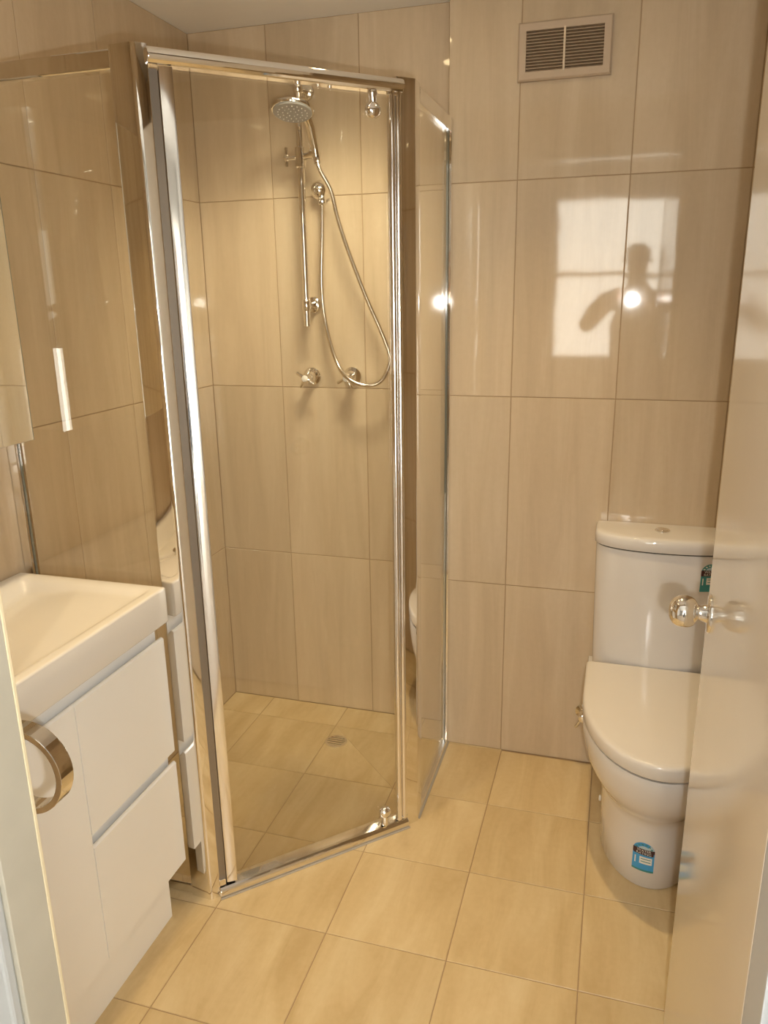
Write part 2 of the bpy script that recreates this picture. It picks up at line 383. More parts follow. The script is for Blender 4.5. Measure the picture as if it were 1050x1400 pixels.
# left fixed panel
o = MB().box((0.012, YP-.003, 0.028), (0.386, YP+.003, H-.028)).build('glass_panel', 'glass', scr)
MB().box((0.001, YP-.012, 0.0), (0.024, YP-.0035, H)).box((0.001, YP+.0035, 0.0), (0.024, YP+.012, H)).build('wall_channel', 'chrome', scr, bevel=0.001)
MB().box((0.0242, YP-.0032, 0.03), (0.0255, YP+.0032, H-.03)).build('seal', 'glass_edge', scr)
MB().box((0.020, YP-.014, H-.036), (0.386, YP+.014, H)).build('top_rail', 'chrome', scr, bevel=0.004, seg=3)
MB().box((0.020, YP-.014, 0.001), (0.386, YP+.014, 0.030)).build('bottom_rail', 'chrome', scr, bevel=0.003, seg=3)
# right fixed panel
MB().box((XP-.003, -0.518, 0.020), (XP+.003, -0.142, H-.030)).build('glass_panel', 'glass', scr)
MB().box((XP-.011, -0.152, 0.0), (XP-.0035, YS-.001, H)).box((XP+.0035, -0.152, 0.0), (XP+.011, YS-.001, H)).build('wall_channel', 'chrome', scr, bevel=0.001)
MB().box((XP-.0032, -0.156, 0.02), (XP+.0032, -0.1525, H-.03)).build('seal', 'glass_edge', scr)
MB().box((XP-.011, -0.517, H-.034), (XP+.011, -0.1525, H)).build('top_rail', 'chrome', scr, bevel=0.003, seg=3)
MB().box((XP-.011, -0.517, 0.001), (XP+.011, -0.1525, 0.022)).build('bottom_rail', 'chrome', scr, bevel=0.003, seg=3)
# header and sill across the angled door: rounded profiles
def rail_profile(s0, s1, prof, name):
    rings = []
    for s in (s0, s1):
        rings.append([(*sp(s, t), z) for t, z in prof])
    MB().loft(rings).build(name, 'chrome', scr, bevel=0.003, seg=3, angle=60)
rail_profile(0.012, dl-.010, [(-.020, H-.030), (.010, H-.030), (.018, H-.022), (.020, H-.013), (.016, H-.004), (.008, H), (-.020, H)], 'header_rail')
rail_profile(0.012, dl-.010, [(-.028, 0.001), (.014, 0.001), (.016, 0.010), (.013, 0.022), (.006, 0.027), (-.014, 0.033), (-.026, 0.033), (-.028, 0.026)], 'sill_rail')
# pivot door
D0, D1, Z0, Z1 = 0.034, dl-.014, 0.040, 1.928
dp = MB().prism([sp(D0+.018, -.003), sp(D1-.014, -.003), sp(D1-.014, .003), sp(D0+.018, .003)], Z0, Z1).build('door', 'glass', scr)
st_pts = fillet([(*sp(D0, -.010), 0), (*sp(D0+.026, -.010), 0), (*sp(D0+.026, .0102), .001), (*sp(D0, .0042), .001)], 3)
MB().prism(st_pts, Z0-.004, Z1+.006).build('hinge_stile', 'alu', dp, smooth=True, angle=40)
for q, (s, r) in enumerate(((D1-.024, .0085), (D1-.008, .0085))):
    prof = [(s+r*cos(a), .002+r*1.3*sin(a)) for a in [2*pi*k/14 for k in range(14)]]
    MB().prism([sp(a, b) for a, b in prof], Z0-.004, Z1+.004).build('pull_stile', 'alu', dp, smooth=True, angle=50)
MB().prism([sp(D1-.018, -.010), sp(D1-.013, -.010), sp(D1-.013, .007), sp(D1-.018, .007)], Z0-.004, Z1+.004).build('seal', 'grey_alu', dp)
# grey jamb channel between the left post and the door
MB().prism([sp(0.013, -.016), sp(0.032, -.016), sp(0.032, .002), sp(0.013, .002)], 0.034, H-.037).build('jamb_channel', 'grey_alu', scr)
MB().prism([sp(0.014, .002), sp(0.030, .002), sp(0.030, .008), sp(0.014, .008)], 0.034, 0.052).build('channel_foot', 'chrome', scr, bevel=.001)
# pivots: a round chrome disc on a short pin
for z, sgn in ((0.033, 1), (H-.030, -1)):
    px, py = sp(dl-.085, .003)
    h = MB().lathe((px, py, z), (0, 0, sgn), [(0, .010), (.004, .011), (.010, .009), (.022, .009), (.026, .007)], 20)
    h.lathe((px+n.x*-.008, py+n.y*-.008, z+sgn*.040), (n.x, n.y, 0), [(0, .012), (.003, .017), (.008, .0185), (.014, .0175), (.020, .013), (.023, .006), (.0235, 0)], 24)
    h.build('pivot_hinge', 'chrome', scr, smooth=True, angle=50)
for z in (Z0-.006, Z1+.004):
    h = MB()
    for s in (D1-.024, D1-.008):
        px, py = sp(s, .002); h.lathe((px, py, z-.003), (0, 0, 1), [(0, .008), (.002, .0105), (.008, .0105), (.010, .008)], 16)
    h.build('stile_cap', 'chrome', dp, smooth=True)
# silicone bead along the outside of the sill and the right panel
MB().prism([sp(0.012, .0155), sp(dl-.01, .0155), sp(dl-.01, .019), sp(0.012, .019)], 0.0004, 0.004).build('silicone_bead', 'silicone', scr)
MB().box((XP+.0112, -.55, .0004), (XP+.0145, -.130, .004)).build('silicone_bead', 'silicone', scr)

# ------------------------------------------------------------------ shower fittings on the back wall
RX, RY = 0.394, -0.070
sr = thing('shower_rail', 'chrome vertical shower slide rail on the tiled back wall', 'shower rail', (RX, 0, 1.4))
MB().tube([(RX, RY, 1.405), (RX, RY, 2.112)], .0112, 16).build('rail_tube', 'chrome', sr, smooth=True, angle=50)
for z in (2.098, 1.470):
    br = MB().lathe((RX, -.001, z), (0, -1, 0), [(0, .026), (.005, .027), (.010, .023), (.013, .012), (.055, .011), (.062, .014)], 24)
    br.lathe((RX, RY, z-.017), (0, 0, 1), [(0, .012), (.003, .0145), (.031, .0145), (.034, .012)], 20)
    br.build('bracket', 'chrome', sr, smooth=True, angle=50)
SZ = 1.905
sl = MB().lathe((RX, RY, SZ-.030), (0, 0, 1), [(0, .013), (.003, .0175), (.057, .0175), (.060, .013)], 20)
sl.lathe((RX+.010, RY, SZ), (1, -.35, .12), [(0, .010), (.030, .010), (.034, .016), (.056, .016), (.058, .012)], 18)
slo = sl.build('slider', 'chrome', sr, smooth=True, angle=50)
MB().lathe((RX-.012, RY, SZ), (-1, 0, 0), [(0, .006), (.028, .006), (.030, .011), (.038, .011), (.040, .007)], 16).tube([(RX-.046, RY, SZ-.024), (RX-.046, RY, SZ+.030)], .006, 10).build('clamp_lever', 'chrome', slo, smooth=True, angle=50)
# hand shower resting in the slider
hs = thing('hand_shower', 'chrome hand shower with a round grey spray face held in the rail slider', 'hand shower', (0.45, -.12, 1.9))
hc = Vector((0.424, -0.190, 2.004)); hd = Vector((0.05, -0.27, -0.96)).normalized()
MB().lathe(hc - hd*.002, -hd, [(0, .060), (.004, .0625), (.010, .062), (.017, .050), (.024, .026), (.030, .014), (.031, 0)], 32).build('head', 'chrome', hs, smooth=True, angle=50)
fc = MB().lathe(hc - hd*.003, hd, [(0, .056), (.003, .0565), (.005, .054), (.006, 0)], 32).build('spray_face', 'face', hs, smooth=True)
nz = MB(); uu = hd.cross(Vector((1, 0, 0))).normalized(); vv = hd.cross(uu)
for rr, cnt in ((.014, 6), (.028, 12), (.042, 18)):
    for k in range(cnt):
        p = hc + hd*.003 + rr*(cos(2*pi*k/cnt)*uu + sin(2*pi*k/cnt)*vv); nz.lathe(p, hd, [(0, .0022), (.002, .0015)], 6)
nz.build('nozzles', 'rail_white', fc)
hold = Vector((RX+.057, RY-.018, SZ+.004))
p0 = hc - hd*.018 + Vector((.012, .02, 0)); low = hold + Vector((.006, -.004, -.026))
mid = p0.lerp(hold, .5) + Vector((.006, .010, .012))
MB().tube([p0, p0.lerp(mid, .5)+Vector((.003, .006, .006)), mid, mid.lerp(hold, .5), hold, low], [.014, .0155, .0155, .0145, .013, .0105], 16).build('handle', 'chrome', hs, smooth=True, angle=50)
# wall outlet and hose
OX, OZ = 0.436, 1.814
ou = thing('hose_outlet', 'round chrome wall elbow feeding the shower hose, beside the rail', 'pipe outlet', (OX, 0, OZ))
MB().lathe((OX, -.001, OZ), (0, -1, 0), [(0, .030), (.004, .0315), (.012, .0315), (.028, .029), (.042, .023), (.050, .016), (.054, .008), (.055, 0)], 28).build('flange', 'chrome', ou, smooth=True, angle=50)
MB().lathe((OX+.010, -.036, OZ-.014), (.05, -.1, -1), [(0, .012), (.014, .011), (.016, .0125), (.028, .012), (.030, .009)], 18).build('spout_nut', 'chrome', ou, smooth=True, angle=50)
def catmull(P, k=10):
    P = [Vector(p) for p in P]; P = [2*P[0]-P[1]] + P + [2*P[-1]-P[-2]]; out = []
    for i in range(1, len(P)-2):
        for j in range(k):
            t = j/k; a, b, c, d = P[i-1:i+3]
            out.append(0.5*((2*b)+(c-a)*t+(2*a-5*b+4*c-d)*t*t+(3*b-a-3*c+d)*t**3))
    out.append(P[-2]); return out
hp = [(OX+.0115, -.039, OZ-.040), (OX+.008, -.040, 1.68), (0.437, -.042, 1.52), (0.450, -.045, 1.40), (0.490, -.066, 1.290), (0.540, -.094, 1.240), (0.598, -.090, 1.221), (0.643, -.082, 1.236), (0.671, -.078, 1.290), (0.668, -.076, 1.325), (0.643, -.075, 1.389), (0.597, -.075, 1.491), (0.543, -.075, 1.627), (0.510, -.075, 1.727), (0.492, -.078, 1.805), (low.x+.008, low.y, low.z-.022), low]
pts = catmull(hp, 12)
ho = thing('shower_hose', 'flexible ribbed chrome shower hose looping down over the right tap', 'hose', (0.55, -.05, 1.22))
L = [0.0]
for a, b in zip(pts[:-1], pts[1:]): L.append(L[-1]+(b-a).length)
NR = 330; rp = []; rad = []
import bisect
for i in range(NR):
    s = L[-1]*i/(NR-1); j = min(max(bisect.bisect(L, s)-1, 0), len(pts)-2); t = (s-L[j])/max(L[j+1]-L[j], 1e-9)
    rp.append(pts[j].lerp(pts[j+1], t)); rad.append(.0068 if i % 2 else .0060)
MB().tube(rp, rad, 10).build('hose_tube', 'hose', ho, smooth=True, angle=80)
# taps
def tap(x, z, rot, label):
    t = thing('shower_tap', label, 'tap', (x, 0, z), 'cross handle taps on the shower wall')
    MB().lathe((x, -.001, z), (0, -1, 0), [(0, .031), (.003, .032), (.008, .030), (.014, .020), (.020, .017), (.034, .015)], 28).build('flange', 'chrome', t, smooth=True, angle=50)
    MB().lathe((x, -.030, z), (0, -1, 0), [(0, .012), (.010, .0145), (.034, .0135), (.038, .011)], 20).build('spindle', 'chrome', t, smooth=True, angle=50)
    y = -.064; h = MB()
    for k in range(4):
        a = rot + k*pi/2; d = Vector((cos(a), 0, sin(a)))
        h.tube([Vector((x, y, z))+d*.006, Vector((x, y, z))+d*.034, Vector((x, y, z))+d*.036], [.0055, .0058, .004], 10)
    h.build('cross_handle', 'chrome', t, smooth=True, angle=50)
    MB().lathe((x, y-.003, z), (0, -1, 0), [(0, .0105), (.006, .0105), (.008, .008), (.0085, 0)], 18).build('cap', 'white_print', t, smooth=True, angle=50)
tap(0.377, 1.237, radians(60), 'left of the two chrome cross handle shower taps on the tiled wall')
tap(0.520, 1.240, radians(28), 'right of the two chrome shower taps, half hidden by the hose')
# floor drain
dr = thing('floor_drain', 'small round chrome floor drain in the shower floor', 'drain', (0.502, -0.229, 0))
MB().lathe((0.502, -0.229, .0004), (0, 0, 1), [(0, .038), (.002, .038), (.0028, .035), (.0028, .031), (.0008, .031)], 32).build('rim', 'chrome', dr, smooth=True)
MB().lathe((0.502, -0.229, .0004), (0, 0, 1), [(0, .0308), (.0006, .0308)], 32).build('drain_hole', 'dark', dr)  # near-black disc painting in the shade inside the drain
for k in range(5):
    yy = -.024+.012*k; hw = math.sqrt(.031**2-yy**2)
    o = MB().box((0.502-hw, -0.229+yy-.0028, .0012), (0.502+hw, -0.229+yy+.0028, .003)).build('slat', 'chrome', dr)

# ------------------------------------------------------------------ vent grille
vx0, vx1, vz0, vz1 = 1.054, 1.295, 2.042, 2.181
ve = thing('vent_grille', 'beige plastic louvre vent high on the tiled wall right of the shower', 'vent', ((vx0+vx1)/2, YS, (vz0+vz1)/2))
MB().box((vx0+.014, YS-.002, vz0+.014), (vx1-.014, YS-.0005, vz1-.014)).build('duct_back', 'vent_back', ve)
fb = .021; yo, yi = YS-.016, YS-.0003
fr = MB()
ou_ = [(vx0, vz0), (vx1, vz0), (vx1, vz1), (vx0, vz1)]; in_ = [(vx0+fb, vz0+fb), (vx1-fb, vz0+fb), (vx1-fb, vz1-fb), (vx0+fb, vz1-fb)]
mid_ = [(vx0+.004, vz0+.004), (vx1-.004, vz0+.004), (vx1-.004, vz1-.004), (vx0+.004, vz1-.004)]
fr.loft([[(x, yi, z) for x, z in ou_], [(x, yo+.004, z) for x, z in ou_], [(x, yo, z) for x, z in mid_], [(x, yo+.001, z) for x, z in in_], [(x, yi, z) for x, z in in_]], False, False)
fr.build('frame', 'vent', ve)
cxm = (vx0+vx1)/2
MB().box((cxm-.0028, yo-.001, vz0+fb-.003), (cxm+.0028, yo+.006, vz1-fb+.003)).build('mullion', 'mullion', ve, bevel=.001)
ns = 13; zz0, zz1 = vz0+fb, vz1-fb; st = (zz1-zz0)/ns
def slat_mesh(x0, x1):
    b = MB(); b.loft([[(x, yo+.0035, 0.0), (x, yo+.0015, .0015), (x, yi-.003, st*.80), (x, yi-.001, st*.66)] for x in (x0, x1)])
    return b
proto = {}
for half, (x0, x1) in enumerate(((vx0+fb, cxm-.0028), (cxm+.0028, vx1-fb))):
    for k in range(ns):
        if half not in proto:
            o = slat_mesh(x0, x1).build('slat', 'vent', None); proto[half] = o
        else:
            o = proto[half].copy(); COL.objects.link(o)
        o.location = (0, 0, zz0+st*k); attach(o, ve)

# ------------------------------------------------------------------ vanity and basin
VY0, VY1 = -1.70, -1.022
va = thing('vanity_cabinet', 'white two drawer vanity cabinet with finger pull gaps under the basin', 'vanity', (0.2, -1.34, 0))
MB().box((0.002, VY0, .128), (.016, VY1, .78)).box((.016, VY0, .128), (.361, VY0+.016, .78)).box((.016, VY1-.016, .128), (.361, VY1, .78)).box((.016, VY0+.016, .128), (.361, VY1-.016, .144)).box((.346, VY0+.016, .144), (.361, VY1-.016, .78)).build('carcass', 'cabinet', va)
def front(y0, y1, z0, z1, name):
    pr = [(.3675, z0), (.3885, z0), (.3885, z1-.004), (.3845, z1), (.3805, z1), (.3675, z1-.016)]
    return MB().loft([[(x, y, z) for x, z in pr] for y in (y0, y1)]).build(name, 'cabinet', va)
front(-1.3388, VY1, .443, .742, 'drawer'); front(-1.3388, VY1, .128, .413, 'drawer')
front(VY0, -1.3412, .128, .742, 'door')
MB().box((.3612, VY0+.002, .720), (.3672, VY1-.001, .779)).build('finger_rail', 'rail_white', va)
MB().box((.3612, -1.337, .392), (.3672, VY1-.001, .4425)).build('finger_rail', 'rail_white', va)
MB().box((.340, VY0+.004, .0005), (.372, -1.080, .1275)).build('kickboard', 'cabinet', va)
# basin top: a slab whose upper face sinks into a wide shallow bowl
bx0, bx1, by0, by1, bz0, bz1 = .003, .405, -1.708, -1.0165, .782, .868
def sm(t): t = max(0, min(1, t)); return t*t*(3-2*t)
bs = bmesh.new(); NX, NY = 44, 64; gv = []
def bh(x, y):
    # a raised front rim, a gently falling apron, then a steeper fall to the waste at the left
    f = sm((bx1-x-.024)/.016); r = sm((by1-y-.020)/.03); l = sm((y-by0-.03)/.06); k = sm((x-bx0-.02)/.04)
    u = -(.16*(y+1.02) + .40*(x-.185))/.431       # distance past the crease
    d = .010 + .045*max(0, min(1, (by1-y-.03)/.40))*max(0, min(1, (bx1-x-.02)/.25)) + .20*max(0, u)
    d = .070*math.tanh(d/.070)
    return bz1 - d*f*r*l*k
for i in range(NX+1):
    gv.append([bs.verts.new((bx0+(bx1-bx0)*i/NX, by0+(by1-by0)*j/NY, bh(bx0+(bx1-bx0)*i/NX, by0+(by1-by0)*j/NY))) for j in range(NY+1)])
for i in range(NX):
    for j in range(NY): bs.faces.new((gv[i][j], gv[i+1][j], gv[i+1][j+1], gv[i][j+1]))
rim = [gv[i][0] for i in range(NX+1)] + [gv[NX][j] for j in range(1, NY+1)] + [gv[i][NY] for i in range(NX-1, -1, -1)] + [gv[0][j] for j in range(NY-1, 0, -1)]
lowv = [bs.verts.new((v.co.x, v.co.y, bz0)) for v in rim]
for i in range(len(rim)):
    j = (i+1) % len(rim); bs.faces.new((rim[j], rim[i], lowv[i], lowv[j]))
bs.faces.new(lowv)
bmesh.ops.recalc_face_normals(bs, faces=bs.faces)
ed = [e_ for e_ in bs.edges if len(e_.link_faces) == 2 and e_.calc_face_angle(0) > radians(50)]
bmesh.ops.bevel(bs, geom=ed, offset=.005, segments=3, affect='EDGES', profile=.5, clamp_overlap=True)
me = bpy.data.meshes.new('bowl'); bs.to_mesh(me); bs.free(); me.materials.append(M['basin'])
me.polygons.foreach_set('use_smooth', [True]*len(me.polygons)); me.set_sharp_from_angle(angle=radians(50))
ba = thing('basin', 'glossy white rectangular wash basin top on the vanity cabinet', 'basin', (.2, -1.34, bz0))
bo = bpy.data.objects.new('bowl', me); COL.objects.link(bo); attach(bo, ba)
MB().lathe((.20, -1.34, bh(.20, -1.34)+.0005), (0, 0, 1), [(0, .022), (.002, .022), (.004, .018), (.006, .012), (.0065, 0)], 24).build('waste_plug', 'chrome', ba, smooth=True)
# mirror cabinet above it
mc = thing('mirror_cabinet', 'mirrored shaving cabinet on the left wall above the vanity basin', 'mirror', (.06, -1.34, 1.2))
MB().box((.001, -1.66, 1.203), (.112, -1.040, 1.90)).build('body', 'cabinet', mc, bevel=.001)
MB().box((.1125, -1.66, 1.200), (.1165, -1.0375, 1.903)).build('mirror_door', 'mirror', mc, bevel=.0008, seg=1)
MB().box((.1128, -1.0373, 1.200), (.1165, -1.0362, 1.903)).build('mirror_edge', 'glass_edge', mc)

# ------------------------------------------------------------------ towel ring on the doorway wall
tc_ = Vector((.627, -1.717, .893)); RO = .0645
tw = thing('towel_ring', 'flat chrome towel ring on the near wall in front of the vanity', 'towel ring', (tc_.x, YN, tc_.z))
rg = MB(); N = 48; rings = []
for k in range(N):
    a = 2*pi*k/N; c_, s_ = cos(a), sin(a)
    rings.append([(tc_.x+r*c_, tc_.y+y, tc_.z+r*s_) for r, y in ((RO, -.013), (RO, .013), (RO-.009, .013), (RO-.009, -.013))])
R = [[rg.bm.verts.new(p) for p in r] for r in rings]
for i in range(N):
    for j in range(4): rg.bm.faces.new((R[i][j], R[(i+1) % N][j], R[(i+1) % N][(j+1) % 4], R[i][(j+1) % 4]))
rg.build('ring', 'chrome', tw, bevel=.0012, seg=2)
MB().tube([(tc_.x-.03, YN+.0005, tc_.z+.0635), (tc_.x-.03, tc_.y+.012, tc_.z+.0635)], .011, 16).lathe((tc_.x-.03, YN+.0005, tc_.z+.0635), (0, 1, 0), [(0, .024), (.006, .024), (.009, .018), (.010, .011)], 24).build('bracket', 'chrome', tw, smooth=True, angle=50)

# ------------------------------------------------------------------ toilet
TX = 1.524
def dshape(w, yb, ys, yf, k=26, p=2.0, nb=1):
    """plan outline: flat back at yb, straight sides to ys, then a rounded front reaching yf"""
    pts = [(TX+w, yb)]
    pts.append((TX+w, (yb+ys)/2))
    for i in range(k+1):
        a = pi*i/k; c_, s_ = cos(a), sin(a)
        x = w*math.copysign(abs(c_)**(2/p), c_); y = (ys-yf)*abs(s_)**(2/p)
        pts.append((TX+x, ys-y))
    pts.append((TX-w, (yb+ys)/2)); pts.append((TX-w, yb))
    return pts
to = thing('toilet', 'white close coupled toilet against the tiled wall behind the open door', 'toilet', (TX, -.4, 0))
pan = MB(); rr = []
for z, w, ys, yf in ((0, .126, -.45, -.662), (.004, .129, -.45, -.666), (.10, .130, -.45, -.668), (.185, .132, -.45, -.672), (.205, .135, -.45, -.677), (.222, .144, -.45, -.690), (.25, .162, -.455, -.718), (.285, .178, -.46, -.742), (.32, .188, -.46, -.757), (.355, .1935, -.46, -.766), (.378, .1945, -.46, -.768), (.386, .192, -.46, -.765)):
    rr.append([(x, y, z) for x, y in dshape(w, YS-.0015, ys, yf)])
pan.loft(rr).build('pan', 'porcelain', to, smooth=True, angle=60)
MB().loft([[(x, y, z) for x, y in dshape(w, -.262, -.46, yf)] for z, w, yf in ((.3865, .186, -.760), (.3945, .186, -.760))]).build('seat', 'dark', to, smooth=True, angle=40)  # seat coloured near-black, painting in the shaded seam under the lid
ld = [(.395, .1945, -.7720), (.398, .1965, -.7745), (.424, .1965, -.7745), (.4305, .1945, -.7725), (.434, .190, -.768), (.4355, .18, -.757)]
MB().loft([[(x, y, z) for x, y in dshape(w, -.2665, -.46, yf)] for z, w, yf in ld]).build('lid', 'seat', to, smooth=True, angle=60)
MB().loft([[(x, y, z) for x, y in dshape(.18, YS-.0015, -.20, -.258)] for z in (.3865, .3995)]).build('cistern_base', 'porcelain', to)
ci = MB().loft([[(x, y, z) for x, y in dshape(w, YS-.0015, ys, yf, p=2.3)] for z, w, ys, yf in ((.400, .181, -.187, -.262), (.46, .183, -.188, -.264), (.62, .187, -.192, -.272), (.785, .190, -.197, -.281), (.791, .189, -.197, -.280))]).build('cistern', 'porcelain', to, smooth=True, angle=60)
MB().loft([[(x, y, z) for x, y in dshape(.187, YS-.003, -.197, -.277, p=2.3)] for z in (.7912, .7955)]).build('lid_seam', 'dark', ci)  # near-black strip painting in the shade of the cistern lid's joint
MB().loft([[(x, y, z) for x, y in dshape(w, YS-.0015, ys, yf, p=2.3)] for z, w, ys, yf in ((.7957, .192, -.199, -.284), (.798, .1945, -.200, -.287), (.822, .195, -.200, -.2875), (.830, .193, -.199, -.285), (.834, .188, -.197, -.279), (.8355, .178, -.19, -.268))]).build('cistern_lid', 'porcelain', ci, smooth=True, angle=60)
MB().lathe((TX-.010, -.196, .8356), (0, 0, 1), [(0, .021), (.003, .021), (.0045, .019), (.0045, .0165)], 28).lathe((TX-.010, -.196, .8356), (0, 0, 1), [(0, .016), (.005, .016), (.0062, .012), (.0064, 0)], 28).build('flush_button', 'chrome', ci, smooth=True, angle=40)
for sx in (-1, 1):
    MB().lathe((TX+sx*.1305, -.40, .065), (sx, 0, 0), [(0, .009), (.003, .009), (.005, .006), (.0052, 0)], 16).build('bolt_cap', 'white_print', to, smooth=True)

# printed rating stickers, wrapped on the curved porcelain
def arc_pt(w, ys, yf, p, x, off):
    c_ = (x-TX)/w; ca = math.copysign(min(1, abs(c_))**(p/2), c_); s_ = math.sqrt(max(0, 1-ca*ca))
    return ys-(ys-yf)*s_**(2/p)-off
def sticker(root, cx, cz, W, Hh, surf, base):
    def put(m2d, name, mat, off, parent, tilt=0.0):
        bm = bmesh.new(); me_v = {}
        for poly in m2d:
            vs = [bm.verts.new((u, 0, v)) for u, v in poly]
            try: bm.faces.new(vs)
            except ValueError: pass
        bmesh.ops.triangulate(bm, faces=bm.faces[:])
        for _ in range(3):
            long = [e_ for e_ in bm.edges if abs(e_.verts[0].co.x-e_.verts[1].co.x) > W/7]
            if long: bmesh.ops.subdivide_edges(bm, edges=long, cuts=1)
            bmesh.ops.triangulate(bm, faces=bm.faces[:])
        for v in bm.verts:
            u, z = v.co.x, v.co.z; x = cx+u
            v.co = (x, surf(x, cz+z)-off, cz+z)
        for f in bm.faces:
            f.normal_update()
            if f.normal.y > 0: f.normal_flip()
        me_ = bpy.data.meshes.new(name); bm.to_mesh(me_); bm.free(); me_.materials.append(M[mat])
        o = bpy.data.objects.new(name, me_); COL.objects.link(o); attach(o, parent); return o
    h0 = -Hh/2; h1 = Hh/2-W/2
    arch = [(-W/2, h0), (W/2, h0), (W/2, h1)] + [(W/2*cos(a), h1+W/2*sin(a)) for a in [pi*k/16 for k in range(1, 16)]] + [(-W/2, h1)]
    s = put([arch], 'sticker', base, .0006, root)
    rect = lambda a, b, c, d: [(a*W, b*Hh), (c*W, b*Hh), (c*W, d*Hh), (a*W, d*Hh)]
    # pale dome, arc of stars, dark band, white panel, small bars
    dome = [(W*.30*cos(a), h1+W*.30*sin(a)) for a in [pi*k/12 for k in range(13)]]
    put([dome, [(W*.49*cos(a), h1+W*.49*sin(a)) for a in [pi*k/20 for k in range(7)]] + [(W*.30*cos(a), h1+W*.30*sin(a)) for a in [pi*k/20 for k in range(6, -1, -1)]]], 'dome_print', 'pale_print', .0009, s)
    stars = []
    for k in range(6):
        a0 = pi*(.16+.68*k/5); sxx, szz = W*.40*cos(a0), h1+W*.40*sin(a0)
        stars.append([(sxx+W*(.065 if q % 2 == 0 else .028)*cos(pi/2+pi*q/5), szz+W*(.065 if q % 2 == 0 else .028)*sin(pi/2+pi*q/5)) for q in range(10)])
    put(stars, 'star_print', 'white_print' if base == 'teal' else 'teal', .0012, s)
    put([rect(-.5, .065, .5, .275)], 'band_print', 'ink', .0010, s)
    put([rect(-.18, -.24, .40, .0)], 'panel_print', 'white_print', .0010, s)
    put([rect(-.12, -.08, .34, -.055), rect(-.12, -.17, .34, -.145), rect(-.5, -.5, .5, -.44)], 'line_print', 'teal', .0013, s)
    put([rect(-.40, -.26, -.345, -.02)], 'bar_print', 'white_print', .0010, s)
    for txt, zz in (('WATER', .180), ('RATING', .083)):
        cu = bpy.data.curves.new('words', 'FONT'); cu.body = txt; cu.align_x = 'CENTER'; cu.size = Hh*.112
        to_ = bpy.data.objects.new('words', cu); COL.objects.link(to_)
        bpy.context.view_layer.update()
        me_ = bpy.data.meshes.new_from_object(to_.evaluated_get(bpy.context.evaluated_depsgraph_get()))
        bpy.data.objects.remove(to_)
        polys = [[(me_.vertices[i].co.x*1.05, me_.vertices[i].co.y+zz*Hh) for i in p.vertices] for p in me_.polygons]
        put(polys, 'words', 'white_print', .0013, s)
sticker(to, 1.5055, .0975, .053, .087, lambda x, z: arc_pt(.130, -.45, -.668-.004*max(0, z-.1)/.085, 2.0, x, 0), 'blue')
def cist_surf(x, z):
    t = (z-.62)/.165; return arc_pt(.187+.003*t, -.192-.005*t, -.272-.009*t, 2.3, x, 0)
sticker(ci, 1.645, .728, .050, .083, cist_surf, 'teal')
# stop valve on the wall
st_ = thing('stop_valve', 'small chrome wall stop valve half hidden beside the toilet pan', 'valve', (1.318, YS, .18))
MB().lathe((1.325, YS-.0005, .188), (0, -1, 0), [(0, .024), (.004, .025), (.012, .014), (.016, .010), (.034, .010), (.036, .013), (.052, .013), (.054, .009)], 24).build('flange', 'chrome', st_, smooth=True, angle=50)
MB().tube([(1.325, YS-.045, .188), (1.308, YS-.047, .160), (1.304, YS-.047, .154)], [.005, .006, .004], 10).build('lever', 'chrome', st_, smooth=True)
MB().tube([(1.325, YS-.044, .188), (1.333, YS-.044, .23), (1.36, YS-.03, .30), (1.37, YS-.03, .385)], .0055, 10).build('supply_pipe', 'hose', st_, smooth=True)

# ------------------------------------------------------------------ the photographer, seen only as a reflection in the polished tiles
def skin_mesh(name, joints, bones, mat, parent, sub=2, smooth=True):
    """joints: {key: (xyz, radius or (rx, ry))}; grown into one continuous surface"""
    keys = list(joints); ix = {k: i for i, k in enumerate(keys)}
    me = bpy.data.meshes.new(name); me.from_pydata([joints[k][0] for k in keys], [(ix[a], ix[b]) for a, b in bones], [])
    o = bpy.data.objects.new(name, me); COL.objects.link(o)
    o.modifiers.new('skin', 'SKIN'); sm_ = o.modifiers.new('sub', 'SUBSURF'); sm_.levels = sm_.render_levels = sub
    if not me.skin_vertices: me.attributes.new('skin', 'FLOAT', 'POINT')
    lay = me.skin_vertices[0].data if me.skin_vertices else None
    for k in keys:
        r = joints[k][1]; lay[ix[k]].radius = r if isinstance(r, tuple) else (r, r)
    lay[0].use_root = True
    bpy.context.view_layer.update()
    m2 = bpy.data.meshes.new_from_object(o.evaluated_get(bpy.context.evaluated_depsgraph_get()))
    bpy.data.objects.remove(o); m2.materials.clear(); m2.materials.append(M[mat]); m2.name = name
    m2.polygons.foreach_set('use_smooth', [True]*len(m2.polygons))
    r = bpy.data.objects.new(name, m2); COL.objects.link(r)
    if parent: attach(r, parent)
    return r
M['skin'] = plain('skin', (0.55, 0.36, 0.26), 0.5, noise=0.04)
M['shirt'] = plain('dark_shirt', (0.07, 0.065, 0.07), 0.8, noise=0.1)
M['trousers'] = plain('dark_trousers', (0.05, 0.055, 0.07), 0.8, noise=0.1)
M['hair'] = plain('brown_hair', (0.06, 0.035, 0.02), 0.6, noise=0.3)
M['camera_body'] = plain('black_camera_body', (0.03, 0.03, 0.03), 0.4, noise=0.1)
M['eye'] = plain('eye_white', (0.8, 0.78, 0.75), 0.2)
PX, PY = 1.445, -3.10
pe = thing('person', 'person in dark clothes standing behind the doorway, holding a small camera up', 'person', (PX, PY, 0))
hl = Vector((1.315, -2.515, 1.470)); hr = Vector((1.445, -2.515, 1.465))
